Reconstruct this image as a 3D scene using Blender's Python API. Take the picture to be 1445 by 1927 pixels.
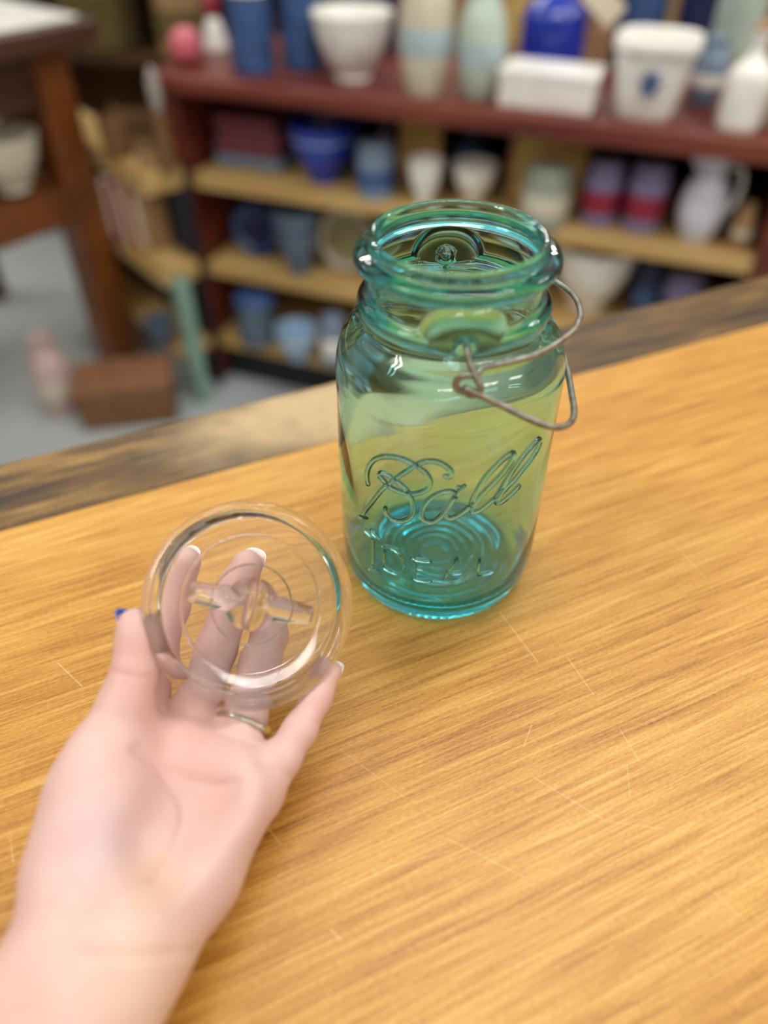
import bpy, bmesh, math, random
import numpy as np
from mathutils import Vector, Matrix

for o in list(bpy.data.objects): bpy.data.objects.remove(o)
S = bpy.context.scene
COL = S.collection
random.seed(7)

# ---------------------------------------------------------------- camera
W, H, F = 1445, 1927, 1426.0            # photograph frame and focal length in its pixels
TZ = 0.92                               # height of the counter top above the floor
PITCH, ROLL, CH = math.radians(43.15), math.radians(0.27), 0.2995
CO = np.array([0, 0, TZ + CH])
FW = np.array([0, math.cos(PITCH), -math.sin(PITCH)])
_r = np.array([1., 0, 0]); _u = np.cross(_r, FW)
RT = math.cos(ROLL) * _r + math.sin(ROLL) * _u
UP = np.cross(RT, FW)
cd = bpy.data.cameras.new('camera'); cam = bpy.data.objects.new('camera', cd); COL.objects.link(cam)
M = Matrix.Identity(4)
for i in range(3):
    M[i][0], M[i][1], M[i][2], M[i][3] = RT[i], UP[i], -FW[i], CO[i]
cam.matrix_world = M
cd.sensor_fit = 'HORIZONTAL'; cd.sensor_width = 36; cd.lens = F / W * 36
cd.clip_start = 0.01; cd.clip_end = 50
cd.dof.use_dof = True; cd.dof.focus_distance = 0.338; cd.dof.aperture_fstop = 3.7
S.camera = cam

# ---------------------------------------------------------------- world, lamps, exposure
wd = bpy.data.worlds.new('world'); S.world = wd; wd.use_nodes = True
bg = wd.node_tree.nodes['Background']
bg.inputs[0].default_value = (1.0, 0.985, 0.965, 1); bg.inputs[1].default_value = 0.72
S.view_settings.view_transform = 'Standard'; S.view_settings.look = 'None'
S.view_settings.gamma = 1; S.view_settings.use_curve_mapping = False
S.view_settings.exposure = -0.06
cy = S.cycles
cy.use_denoising = True; cy.max_bounces = 24; cy.transmission_bounces = 24; cy.glossy_bounces = 10
cy.diffuse_bounces = 4; cy.transparent_max_bounces = 16; cy.sample_clamp_indirect = 12.0
cy.caustics_refractive = True; cy.caustics_reflective = True; cy.blur_glossy = 0.6

def tube_lamp(x, y, rz, e=10, z=2.75):
    for s in (-1, 1):                   # a pair of fluorescent tubes of one ceiling fixture
        ld = bpy.data.lights.new('fluorescent_tube', 'AREA'); ld.shape = 'RECTANGLE'
        ld.size = 1.2; ld.size_y = 0.05; ld.energy = e; ld.color = (1.0, 0.98, 0.94)
        o = bpy.data.objects.new('fluorescent_tube', ld); COL.objects.link(o)
        o.location = (x - math.sin(rz) * s * 0.09, y + math.cos(rz) * s * 0.09, z); o.rotation_euler = (0, 0, rz)
RZ = math.radians(24.6)
for i in (-1, 0, 1):
    for j in (-1, 0, 1):
        tube_lamp(0.35 + i * 1.9 * math.cos(RZ) - j * 2.75 * math.sin(RZ), 0.75 + i * 1.9 * math.sin(RZ) + j * 2.75 * math.cos(RZ), RZ)

# ---------------------------------------------------------------- helpers
def ray(px, py):
    d = FW + RT * ((px - W / 2) / F) - UP * ((py - H / 2) / F)
    return CO, d
def onz(px, py, z):                     # pixel -> point on the level plane z
    o, d = ray(px, py); return o + d * ((z - o[2]) / d[2])
def cam_pt(px, py, z):                  # pixel and depth -> world point
    o, d = ray(px, py); return o + d * z
def depth(p): return float((np.array(p) - CO) @ FW)

def setp(b, k, v):
    if k in b.inputs: b.inputs[k].default_value = v
MATS = {}
def mat(name, col, rough=0.5, var=0.12, scale=14, spec=0.5, metal=0.0, coat=0.0):
    if name in MATS: return MATS[name]
    m = bpy.data.materials.new(name); m.use_nodes = True
    nt = m.node_tree; b = nt.nodes['Principled BSDF']
    n = nt.nodes.new('ShaderNodeTexNoise'); n.inputs['Scale'].default_value = scale; n.inputs['Detail'].default_value = 4
    tc = nt.nodes.new('ShaderNodeTexCoord'); nt.links.new(tc.outputs['Object'], n.inputs['Vector'])
    r = nt.nodes.new('ShaderNodeValToRGB')
    r.color_ramp.elements[0].position = 0.3; r.color_ramp.elements[1].position = 0.7
    r.color_ramp.elements[0].color = tuple(c * (1 - var) for c in col) + (1,)
    r.color_ramp.elements[1].color = tuple(min(1, c * (1 + var)) for c in col) + (1,)
    nt.links.new(n.outputs['Fac'], r.inputs[0]); nt.links.new(r.outputs[0], b.inputs['Base Color'])
    setp(b, 'Roughness', rough); setp(b, 'Specular IOR Level', spec); setp(b, 'Metallic', metal); setp(b, 'Coat Weight', coat)
    MATS[name] = m; return m
def srgb(r, g, b):
    f = lambda c: (c / 255 / 12.92) if c / 255 <= 0.04045 else ((c / 255 + 0.055) / 1.055) ** 2.4
    return (f(r), f(g), f(b))
def glass(name, ior, sig=None, tint=(1, 1, 1)):
    m = bpy.data.materials.new(name); m.use_nodes = True
    nt = m.node_tree; b = nt.nodes['Principled BSDF']
    setp(b, 'Base Color', tint + (1,)); setp(b, 'Transmission Weight', 1.0); setp(b, 'Roughness', 0.0); setp(b, 'IOR', ior)
    if sig:
        v = nt.nodes.new('ShaderNodeVolumeAbsorption'); k = max(sig)
        v.inputs['Density'].default_value = k; v.inputs['Color'].default_value = tuple(1 - s / k for s in sig) + (1,)
        nt.links.new(v.outputs[0], nt.nodes['Material Output'].inputs['Volume'])
    return m

def link(name, me, material=None, parent=None, loc=None, rot=None):
    o = bpy.data.objects.new(name, me); COL.objects.link(o)
    if material is not None and me is not None:
        for mm in (material if isinstance(material, (list, tuple)) else [material]): me.materials.append(mm)
    if parent is not None: o.parent = parent
    if loc is not None: o.location = [float(c) for c in loc]
    if rot is not None: o.rotation_euler = rot
    return o
def pyd(name, v, f, smooth=True):
    me = bpy.data.meshes.new(name); me.from_pydata([tuple(map(float, q)) for q in v], [], [tuple(map(int, q)) for q in f]); me.update()
    if smooth: me.polygons.foreach_set('use_smooth', [True] * len(me.polygons))
    return me
def tag(o, label=None, cat=None, group=None, kind=None):
    if label: o['label'] = label
    if cat: o['category'] = cat
    if group: o['group'] = group
    if kind: o['kind'] = kind
    return o
def thing(name, label, cat, loc, rz=0, group=None):
    o = link(name, None, loc=loc, rot=(0, 0, rz)); o.empty_display_size = 0.02
    return tag(o, label, cat, group)
def box_me(sx, sy, sz, bev=0.004, seg=2, c=(0, 0, 0), name='box', taper=1.0):
    bm = bmesh.new(); bmesh.ops.create_cube(bm, size=1)
    for v in bm.verts:
        t = taper if v.co.z < 0 else 1.0
        v.co = Vector((v.co.x * sx * t + c[0], v.co.y * sy * t + c[1], v.co.z * sz + c[2]))
    if bev: bmesh.ops.bevel(bm, geom=bm.edges[:], offset=bev, segments=seg, affect='EDGES', profile=0.5)
    me = bpy.data.meshes.new(name); bm.to_mesh(me); bm.free()
    return me
def lathe_me(prof, n=40, name='lathe', sq=0.0):
    """revolve (r, z) points; a profile whose ends lie on the axis closes itself; sq squares the plan"""
    v, f = [], []
    K = len(prof)
    for r, z in prof:
        for k in range(n):
            a = 2 * math.pi * k / n; c, s = math.cos(a), math.sin(a)
            q = 1.0
            if sq: q = 1 / ((abs(c) ** (2 + sq) + abs(s) ** (2 + sq)) ** (1 / (2 + sq)))
            v.append((r * c * q, r * s * q, z))
    for i in range(K - 1):
        for k in range(n):
            a, b = i * n + k, i * n + (k + 1) % n
            f.append((a, b, b + n, a + n))
    me = pyd(name, v, f)
    bm = bmesh.new(); bm.from_mesh(me); bmesh.ops.remove_doubles(bm, verts=bm.verts, dist=1e-6)
    bmesh.ops.recalc_face_normals(bm, faces=bm.faces); bm.to_mesh(me); bm.free()
    me.polygons.foreach_set('use_smooth', [True] * len(me.polygons))
    return me
def crom(P, n=8, closed=False):
    P = [np.array(p, float) for p in P]; out = []
    m = len(P)
    for i in range(m - (0 if closed else 1)):
        if closed: a, b, c, d = P[i - 1], P[i], P[(i + 1) % m], P[(i + 2) % m]
        else: a, b, c, d = P[max(i - 1, 0)], P[i], P[i + 1], P[min(i + 2, m - 1)]
        for k in range(n):
            t = k / n
            out.append(0.5 * (2 * b + (c - a) * t + (2 * a - 5 * b + 4 * c - d) * t * t + (3 * b - a - 3 * c + d) * t ** 3))
    if not closed: out.append(P[-1])
    return out
def tube_me(P, r, n=12, name='tube', closed=False):
    P = [np.array(p, float) for p in P]; m = len(P); v, f = [], []
    N = None
    for i in range(m):
        if closed: t = P[(i + 1) % m] - P[i - 1]
        else: t = P[min(i + 1, m - 1)] - P[max(i - 1, 0)]
        t = t / np.linalg.norm(t)
        if N is None:
            N = np.cross(t, [0.3, 0.2, 1.0]); N /= np.linalg.norm(N)
        N = N - t * (N @ t); N /= np.linalg.norm(N); B = np.cross(t, N)
        rr = r[i] if hasattr(r, '__len__') else r
        for k in range(n):
            a = 2 * math.pi * k / n
            v.append(P[i] + rr * (math.cos(a) * N + math.sin(a) * B))
    for i in range(m - (0 if closed else 1)):
        for k in range(n):
            a, b = i * n + k, i * n + (k + 1) % n; j = (i + 1) % m
            f.append((a, b, j * n + (k + 1) % n, j * n + k))
    if not closed:
        f.append(tuple(range(n))[::-1]); f.append(tuple((m - 1) * n + k for k in range(n)))
    return pyd(name, v, f)

# ---------------------------------------------------------------- wood and floor materials
def seg_mask(nt, P, segs, w):
    """value that is 1 on short straight scratches (local coordinates)"""
    tot = None
    for (a, b, s) in segs:
        a = Vector((a[0], a[1], 0)); d = Vector((b[0], b[1], 0)) - a; L2 = d.length_squared
        sub = nt.nodes.new('ShaderNodeVectorMath'); sub.operation = 'SUBTRACT'; nt.links.new(P, sub.inputs[0]); sub.inputs[1].default_value = a
        dot = nt.nodes.new('ShaderNodeVectorMath'); dot.operation = 'DOT_PRODUCT'; nt.links.new(sub.outputs[0], dot.inputs[0]); dot.inputs[1].default_value = d / L2
        cl = nt.nodes.new('ShaderNodeClamp'); nt.links.new(dot.outputs['Value'], cl.inputs[0])
        sc = nt.nodes.new('ShaderNodeVectorMath'); sc.operation = 'SCALE'; sc.inputs[0].default_value = d; nt.links.new(cl.outputs[0], sc.inputs['Scale'])
        ds = nt.nodes.new('ShaderNodeVectorMath'); ds.operation = 'DISTANCE'; nt.links.new(sub.outputs[0], ds.inputs[0]); nt.links.new(sc.outputs[0], ds.inputs[1])
        mr = nt.nodes.new('ShaderNodeMapRange'); nt.links.new(ds.outputs['Value'], mr.inputs[0])
        mr.inputs[1].default_value = 0; mr.inputs[2].default_value = w; mr.inputs[3].default_value = s; mr.inputs[4].default_value = 0
        if tot is None: tot = mr.outputs[0]
        else:
            mx = nt.nodes.new('ShaderNodeMath'); mx.operation = 'MAXIMUM'; nt.links.new(tot, mx.inputs[0]); nt.links.new(mr.outputs[0], mx.inputs[1]); tot = mx.outputs[0]
    return tot
def wood(name, cols, along=22.0, across=760.0, rough=0.35, segs=None, big=(1.2, 14), coat=0.0):
    m = bpy.data.materials.new(name); m.use_nodes = True
    nt = m.node_tree; b = nt.nodes['Principled BSDF']
    tc = nt.nodes.new('ShaderNodeTexCoord')
    def noise(sc, det, rgh=0.6):
        mp = nt.nodes.new('ShaderNodeMapping'); mp.inputs['Scale'].default_value = sc; nt.links.new(tc.outputs['Object'], mp.inputs[0])
        n = nt.nodes.new('ShaderNodeTexNoise'); n.inputs['Scale'].default_value = 1; n.inputs['Detail'].default_value = det; n.inputs['Roughness'].default_value = rgh
        nt.links.new(mp.outputs[0], n.inputs['Vector']); return n.outputs['Fac']
    def mix(a, b_, fa, fb):
        x = nt.nodes.new('ShaderNodeMath'); x.operation = 'MULTIPLY'; nt.links.new(a, x.inputs[0]); x.inputs[1].default_value = fa
        y = nt.nodes.new('ShaderNodeMath'); y.operation = 'MULTIPLY_ADD'; nt.links.new(b_, y.inputs[0]); y.inputs[1].default_value = fb; nt.links.new(x.outputs[0], y.inputs[2])
        return y.outputs[0]
    fine = noise((along, across, across), 5, 0.65)
    mid = noise((along * 0.6, across * 0.28, across * 0.28), 3)
    bign = noise((big[0], big[1], big[1]), 3)
    speck = noise((420, 1500, 1500), 2)
    g = mix(mix(mix(fine, mid, 0.40, 0.24), bign, 1.0, 0.20), speck, 1.0, 0.20)
    r = nt.nodes.new('ShaderNodeValToRGB'); el = r.color_ramp.elements
    pos = [0.37, 0.48, 0.56, 0.68]
    el[0].position = pos[0]; el[0].color = cols[0] + (1,); el[1].position = pos[3]; el[1].color = cols[3] + (1,)
    for i in (1, 2):
        e = el.new(pos[i]); e.color = cols[i] + (1,)
    nt.links.new(g, r.inputs[0]); colr = r.outputs[0]
    if segs:
        fz = nt.nodes.new('ShaderNodeVectorMath'); fz.operation = 'MULTIPLY'; nt.links.new(tc.outputs['Object'], fz.inputs[0]); fz.inputs[1].default_value = (1, 1, 0)
        ms = seg_mask(nt, fz.outputs[0], segs, 0.00042)
        wn = noise((160, 160, 160), 3)
        mm = nt.nodes.new('ShaderNodeMath'); mm.operation = 'MULTIPLY'; nt.links.new(ms, mm.inputs[0]); nt.links.new(wn, mm.inputs[1])
        mx = nt.nodes.new('ShaderNodeMix'); mx.data_type = 'RGBA'; nt.links.new(mm.outputs[0], mx.inputs[0]); nt.links.new(colr, mx.inputs[6]); mx.inputs[7].default_value = (0.95, 0.82, 0.52, 1)
        colr = mx.outputs[2]
    nt.links.new(colr, b.inputs['Base Color'])
    bp = nt.nodes.new('ShaderNodeBump'); bp.inputs['Strength'].default_value = 0.12; bp.inputs['Distance'].default_value = 0.001
    nt.links.new(fine, bp.inputs['Height']); nt.links.new(bp.outputs[0], b.inputs['Normal'])
    setp(b, 'Roughness', rough); setp(b, 'Coat Weight', coat); setp(b, 'Coat Roughness', 0.3)
    return m

# ---------------------------------------------------------------- setting: floor and back wall
fm = mat('sealed_concrete', srgb(184, 192, 192), 0.55, 0.10, 1.6)
fl = link('floor', box_me(7.6, 8.2, 0.1, 0), fm, loc=(0, 0.5, -0.05)); tag(fl, 'grey blue sealed concrete shop floor', 'floor', kind='structure')
wm = mat('tan_wall', srgb(150, 118, 80), 0.8, 0.2, 3.0)
for _n, _sx, _sy, _x, _y, _lab in (('wall_back', 7.4, 0.1, 0, 4.4, 'plain tan back wall of the shop behind the shelves'), ('blocker_wall_left', 0.1, 8.0, -3.65, 0.5, 'added unseen tan wall on the left blocking side light'),
                                    ('blocker_wall_right', 0.1, 8.0, 3.65, 0.5, 'added unseen tan wall on the right blocking side light'), ('blocker_wall_front', 7.4, 0.1, 0, -3.4, 'added unseen tan wall behind the viewer blocking level light')):  # left, right and front walls are unseen, added to block sideways world light
    tag(link(_n, box_me(_sx, _sy, 2.9, 0), wm, loc=(_x, _y, 1.45)), _lab, 'wall', kind='structure')

# ---------------------------------------------------------------- counter
cu, cv = np.array([math.cos(RZ), math.sin(RZ)]), np.array([-math.sin(RZ), math.cos(RZ)])
def loc_uv(px, py):
    p = onz(px, py, TZ); return (float(p[:2] @ cu), float(p[:2] @ cv))
SCR = [((108, 1247), (155, 1292), .9), ((940, 1152), (1012, 1246), .85), ((1068, 1238), (1116, 1306), .8), ((1000, 1365), (985, 1405), .6), ((1003, 1462), (1135, 1542), .55),
       ((1165, 1370), (1203, 1432), .5), ((845, 1580), (985, 1650), .5), ((622, 1748), (640, 1768), .9), ((1135, 1545), (1250, 1560), .4), ((505, 1560), (530, 1590), .7),
       ((1260, 1015), (1330, 1090), .45), ((640, 1410), (760, 1500), .35), ((1180, 1440), (1185, 1500), .4), ((700, 1640), (850, 1600), .35), ((1300, 1640), (1420, 1750), .35), ((20, 1580), (25, 1625), .7)]
segs = [(loc_uv(*a), loc_uv(*b), s * 0.8) for a, b, s in SCR]
gold = wood('golden_veneer', [srgb(124, 74, 18), srgb(178, 122, 40), srgb(200, 148, 62), srgb(222, 178, 100)], segs=segs, rough=0.42)
worn = wood('worn_dark_edge_glare', [srgb(26, 16, 8), srgb(62, 42, 18), srgb(104, 76, 32), srgb(170, 132, 70)], along=14, across=170, rough=0.45, big=(5.0, 40))
# pale glare painted into the strip's colour along one stretch
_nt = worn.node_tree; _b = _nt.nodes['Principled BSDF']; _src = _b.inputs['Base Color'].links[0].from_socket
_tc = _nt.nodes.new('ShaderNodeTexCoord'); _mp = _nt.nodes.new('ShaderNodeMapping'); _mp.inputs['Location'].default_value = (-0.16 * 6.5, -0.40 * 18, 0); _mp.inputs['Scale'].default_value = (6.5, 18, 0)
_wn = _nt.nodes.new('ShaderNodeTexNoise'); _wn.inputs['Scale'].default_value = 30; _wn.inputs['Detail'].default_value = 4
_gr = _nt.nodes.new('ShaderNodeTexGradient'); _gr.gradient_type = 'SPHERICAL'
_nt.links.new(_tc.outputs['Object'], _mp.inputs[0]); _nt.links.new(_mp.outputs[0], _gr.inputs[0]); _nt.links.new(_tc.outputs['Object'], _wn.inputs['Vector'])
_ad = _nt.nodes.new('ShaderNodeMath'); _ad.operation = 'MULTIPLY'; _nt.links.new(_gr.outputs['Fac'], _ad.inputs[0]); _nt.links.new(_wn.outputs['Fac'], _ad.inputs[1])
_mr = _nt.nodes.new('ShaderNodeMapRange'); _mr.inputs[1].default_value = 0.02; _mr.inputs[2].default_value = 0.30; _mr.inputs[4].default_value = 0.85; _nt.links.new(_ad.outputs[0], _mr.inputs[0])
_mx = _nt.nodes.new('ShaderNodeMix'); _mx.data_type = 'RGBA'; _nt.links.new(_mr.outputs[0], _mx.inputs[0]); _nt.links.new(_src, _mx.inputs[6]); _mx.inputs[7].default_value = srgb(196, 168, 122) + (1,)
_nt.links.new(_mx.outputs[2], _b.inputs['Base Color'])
U0, U1, V0, VJ, VE = -1.0, 1.15, -0.5, 0.3656, 0.43
ct = thing('counter', 'golden wood veneer counter with a worn dark back edge under the jar', 'counter', (0, 0, 0), RZ)
link('countertop', box_me(U1 - U0, VJ - V0, 0.036, 0.0012, 1, ((U0 + U1) / 2, (V0 + VJ) / 2, 0)), gold, ct, (0, 0, TZ - 0.018))
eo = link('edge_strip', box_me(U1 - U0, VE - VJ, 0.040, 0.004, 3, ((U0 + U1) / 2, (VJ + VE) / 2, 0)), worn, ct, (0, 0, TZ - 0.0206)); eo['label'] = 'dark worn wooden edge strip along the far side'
dkw = wood('counter_base_wood', [srgb(50, 26, 12), srgb(84, 46, 22), srgb(104, 60, 30), srgb(126, 76, 40)], along=3, across=60)
for u in (U0 + 0.06, U1 - 0.06):
    for v in (V0 + 0.06, VE - 0.06):
        link('leg', box_me(0.07, 0.07, TZ - 0.04, 0.004), dkw, ct, (u, v, (TZ - 0.04) / 2))
link('apron', box_me(U1 - U0 - 0.1, 0.02, 0.10, 0.002), dkw, ct, ((U0 + U1) / 2, VE - 0.06, TZ - 0.091))

# ---------------------------------------------------------------- jar
JX, JY = 0.0280, 0.2838
JR = 0.0495
outer = [(0.0, 0.0034), (0.004, 0.0034)] + [(r, 0.0022 + 0.00042 * math.cos(2 * math.pi * (r - 0.006) / 0.0046)) for r in np.arange(0.006, 0.0348, 0.000575)] + [(0.0362, 0.0012), (0.0385, 0.0002), (0.0412, 0.0004), (0.0445, 0.0021), (0.0468, 0.0056), (0.0483, 0.0108), (0.0491, 0.0175), (0.0495, 0.027),
         (0.0495, 0.05), (0.0495, 0.09), (0.0495, 0.112), (0.0494, 0.120), (0.0489, 0.1265), (0.0477, 0.1322), (0.0458, 0.1370), (0.0430, 0.1410), (0.0402, 0.1437), (0.0384, 0.1458), (0.0376, 0.1478),
         (0.0379, 0.1496), (0.0388, 0.1506), (0.0394, 0.1519), (0.0393, 0.1534), (0.0384, 0.1547), (0.0370, 0.1556), (0.0363, 0.1575), (0.0361, 0.1615), (0.0362, 0.1650), (0.0366, 0.1670), (0.0380, 0.1680), (0.0396, 0.1690), (0.0405, 0.1704), (0.0405, 0.1719), (0.0398, 0.1732), (0.0380, 0.1739), (0.0358, 0.1741), (0.0347, 0.1747), (0.0345, 0.1759), (0.0349, 0.1773), (0.0349, 0.1784), (0.0343, 0.1791), (0.0334, 0.1793)]
inner = [(0.0322, 0.1790), (0.0314, 0.1780), (0.0311, 0.1765), (0.0314, 0.1745), (0.0322, 0.1725), (0.0325, 0.1700), (0.0327, 0.1650), (0.0328, 0.158), (0.0331, 0.1505), (0.0346, 0.1455), (0.0380, 0.1405), (0.0420, 0.1360), (0.0451, 0.1305), (0.0466, 0.1240), (0.0471, 0.115),
         (0.0473, 0.09), (0.0473, 0.05), (0.0471, 0.034), (0.0465, 0.0225), (0.0453, 0.0160), (0.0430, 0.0115), (0.0405, 0.0085), (0.0375, 0.0082), (0.034, 0.0102), (0.031, 0.0098), (0.027, 0.0106), (0.024, 0.0101), (0.019, 0.0108), (0.013, 0.0104), (0.006, 0.0096), (0.0, 0.0094)]
BOSS = math.radians(-88)
def boss_r(th, h):
    best = 0.0
    for tb in (BOSS, BOSS + math.pi):
        a = (th - tb + math.pi) % (2 * math.pi) - math.pi
        x = a * 0.039; y = h - 0.1522
        top = 0.0158
        q = (abs(x) / 0.0186) ** 2.6 + (max(y, 0) / top) ** 2.2 + (max(-y, 0) / 0.0045) ** 2
        e = 1 - q ** 0.5
        s = min(1, max(0, (e + 0.01) / 0.62)); s = 1 - (1 - s) ** 2.2
        v = 0.0362 + s * 0.0036
        hole = math.hypot(x, (h - 0.1535) * 1.0) / 0.0026
        if hole < 1.6: v -= 0.0034 * max(0, 1 - (hole / 1.6) ** 2)
        if s > 0.0: best = max(best, v)
    return best
def jar_mesh():
    n = 256
    O = crom(outer, 5); I = crom(inner, 5)
    v, f = [], []
    rows = 0
    for kind, P in (('o', O), ('i', I)):
        for r, h in P:
            for k in range(n):
                th = 2 * math.pi * k / n; rr = max(0.0, float(r))
                if kind == 'o' and 0.146 < h < 0.170:
                    b = boss_r(th, h)
                    if b > 0.03:
                        dd = abs((th - BOSS + math.pi / 2) % math.pi - math.pi / 2) * 0.039
                        rr = max(rr, b) if math.hypot(dd, h - 0.1535) > 0.0042 else b
                if kind == 'o' and h < 0.012 and rr > 0.039:      # knurled heel
                    rr += 0.00028 * math.sin(th * 70) * math.exp(-((h - 0.004) / 0.0022) ** 2)
                if kind == 'o' and 0.016 < h < 0.12:              # slightly uneven old glass
                    rr += 0.00012 * math.sin(3 * th + 60 * h) + 0.00008 * math.sin(7 * th - 110 * h)
                if kind == 'i' and 0.02 < h < 0.14:
                    rr += 0.00030 * math.sin(2 * th + 1.3 + 45 * h) + 0.00016 * math.sin(5 * th + 100 * h)
                v.append((rr * math.cos(th), rr * math.sin(th), float(h)))
            rows += 1
    for i in range(rows - 1):
        for k in range(n):
            a, b = i * n + k, i * n + (k + 1) % n
            f.append((a, b, b + n, a + n))
    me = pyd('jar_glass', v, f)
    bm = bmesh.new(); bm.from_mesh(me); bmesh.ops.remove_doubles(bm, verts=bm.verts, dist=1e-6)
    bmesh.ops.recalc_face_normals(bm, faces=bm.faces); bm.to_mesh(me); bm.free()
    me.polygons.foreach_set('use_smooth', [True] * len(me.polygons))
    return me
aqua = glass('aqua_glass', 1.50, (135.0, 12.0, 8.0))
jar = thing('mason_jar', 'aqua glass canning jar with raised Ball Ideal lettering standing on the counter', 'jar', (JX, JY, TZ + 0.0003))
link('jar_glass', jar_mesh(), aqua, jar)

def oncyl(px, py, r):
    o, d = ray(px, py); A = d[0] ** 2 + d[1] ** 2; ox, oy = o[0] - JX, o[1] - JY
    B = ox * d[0] + oy * d[1]; C = ox * ox + oy * oy - r * r; D = max(0, B * B - A * C)
    p = o + d * ((-B - math.sqrt(D)) / A)
    return math.atan2(p[1] - JY, p[0] - JX), p[2] - TZ
def raised(strokes, name, wid, hgt, smooth_n=6):
    """half-round raised glass strokes lying on the jar wall"""
    V, Fc = [], []
    for st in strokes:
        A = np.array([oncyl(x, y, JR) for x, y in st])
        A[:, 0] *= JR                                     # arc length and height on the wall
        P = crom(A, smooth_n) if len(A) > 2 else [A[0] + (A[1] - A[0]) * t for t in np.linspace(0, 1, 8)]
        P = np.array(P); m = len(P); base = len(V)
        sec = [(-1, -0.55), (-0.98, 0.1), (-0.75, 0.6), (-0.4, 0.9), (0, 1), (0.4, 0.9), (0.75, 0.6), (0.98, 0.1), (1, -0.55), (0, -0.55)]
        for i in range(m):
            t = P[min(i + 1, m - 1)] - P[max(i - 1, 0)]; t /= np.linalg.norm(t) + 1e-12
            nn = np.array([-t[1], t[0]])
            e = min(1, 0.5 + 0.25 * min(i, m - 1 - i))   # strokes taper at their ends
            for (a, b) in sec:
                q = P[i] + nn * a * wid * e
                rr = JR + b * hgt * (e if b > 0 else 1); th = q[0] / JR
                V.append((rr * math.cos(th), rr * math.sin(th), q[1]))
        K = len(sec)
        for i in range(m - 1):
            for k in range(K):
                a, b = base + i * K + k, base + i * K + (k + 1) % K
                Fc.append((a, b, b + K, a + K))
        Fc.append(tuple(base + k for k in range(K))[::-1]); Fc.append(tuple(base + (m - 1) * K + k for k in range(K)))
    me = pyd(name, V, Fc)
    bm = bmesh.new(); bm.from_mesh(me); bmesh.ops.recalc_face_normals(bm, faces=bm.faces); bm.to_mesh(me); bm.free()
    me.polygons.foreach_set('use_smooth', [True] * len(me.polygons))
    return me
r3 = lambda L: [(660 + x / 7.225, 800 + y / 7.225) for x, y in L]
r4 = lambda L: [(820 + x / 6.568, 800 + y / 6.568) for x, y in L]
r5 = lambda L: [(660 + x / 4.25, 960 + y / 4.25) for x, y in L]
letter_B = [r3([(245, 830), (222, 700), (240, 590), (300, 495), (400, 445), (520, 435), (680, 460), (820, 520), (930, 585), (1030, 670), (1080, 760), (1065, 840), (1000, 900), (900, 935), (800, 942), (680, 915), (540, 850), (450, 760), (392, 690), (412, 660), (500, 685), (600, 750), (700, 830), (780, 920), (830, 1020), (855, 1120), (835, 1220), (760, 1290), (650, 1310), (550, 1275), (485, 1200), (468, 1110)]),
            r3([(165, 1225), (300, 1040), (440, 865), (600, 745), (740, 645), (880, 560), (980, 510), (1090, 495), (1200, 515), (1300, 570), (1368, 640), (1355, 695), (1310, 710), (1265, 685)]), r3([(105, 1238), (235, 1272)])]
letter_a = [r3([(1425, 950), (1390, 915), (1300, 912), (1180, 945), (1060, 1020), (985, 1120), (965, 1230), (1010, 1305), (1100, 1325), (1190, 1270), (1270, 1180), (1340, 1075), (1430, 960)]),
            r4([(365, 740), (240, 890), (160, 1015), (125, 1090), (150, 1150), (220, 1145), (330, 1080), (425, 1000)]), r4([(250, 765), (310, 790)])]
letter_l = [r4([(425, 1000), (475, 880), (600, 665), (760, 490), (880, 385), (955, 350), (945, 420), (850, 565), (740, 690), (600, 830), (485, 960), (445, 1035), (460, 1080), (530, 1062), (640, 980), (725, 905)])]
letter_l2 = [r4([(725, 905), (800, 800), (865, 690), (980, 515), (1100, 350), (1220, 215), (1275, 180), (1258, 270), (1180, 400), (1050, 570), (960, 685), (860, 785), (785, 870), (745, 935), (760, 970), (825, 940), (930, 850), (1040, 735)])]
for L, nm in ((letter_B, 'capital B'), (letter_a, 'small a'), (letter_l, 'first l'), (letter_l2, 'second l')):
    o = link('raised_script_letter', raised(L, 'raised_script_letter', 0.00118, 0.0015), aqua, jar); o['label'] = 'raised script letter, ' + nm
blk = [('I', [r5([(178, 200), (182, 330), (183, 460)]), r5([(115, 150), (165, 200), (240, 238)]), r5([(145, 468), (222, 482)]), r5([(160, 152), (235, 235)])]),
       ('D', [r5([(272, 295), (268, 450)]), r5([(250, 285), (350, 312), (415, 375), (432, 440), (405, 500), (350, 500), (262, 455)])]),
       ('E', [r5([(508, 390), (515, 545)]), r5([(480, 385), (650, 412)]), r5([(520, 462), (605, 474)]), r5([(488, 545), (650, 572)])]),
       ('A', [r5([(845, 385), (735, 562)]), r5([(850, 385), (912, 548)]), r5([(785, 505), (890, 500)])]),
       ('L', [r5([(1032, 390), (1005, 520)]), r5([(1005, 520), (1145, 487)])])]
for nm, L in blk:
    o = link('raised_block_letter', raised(L, 'raised_block_letter', 0.00085, 0.0017), aqua, jar); o['label'] = 'raised block letter ' + nm

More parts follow.
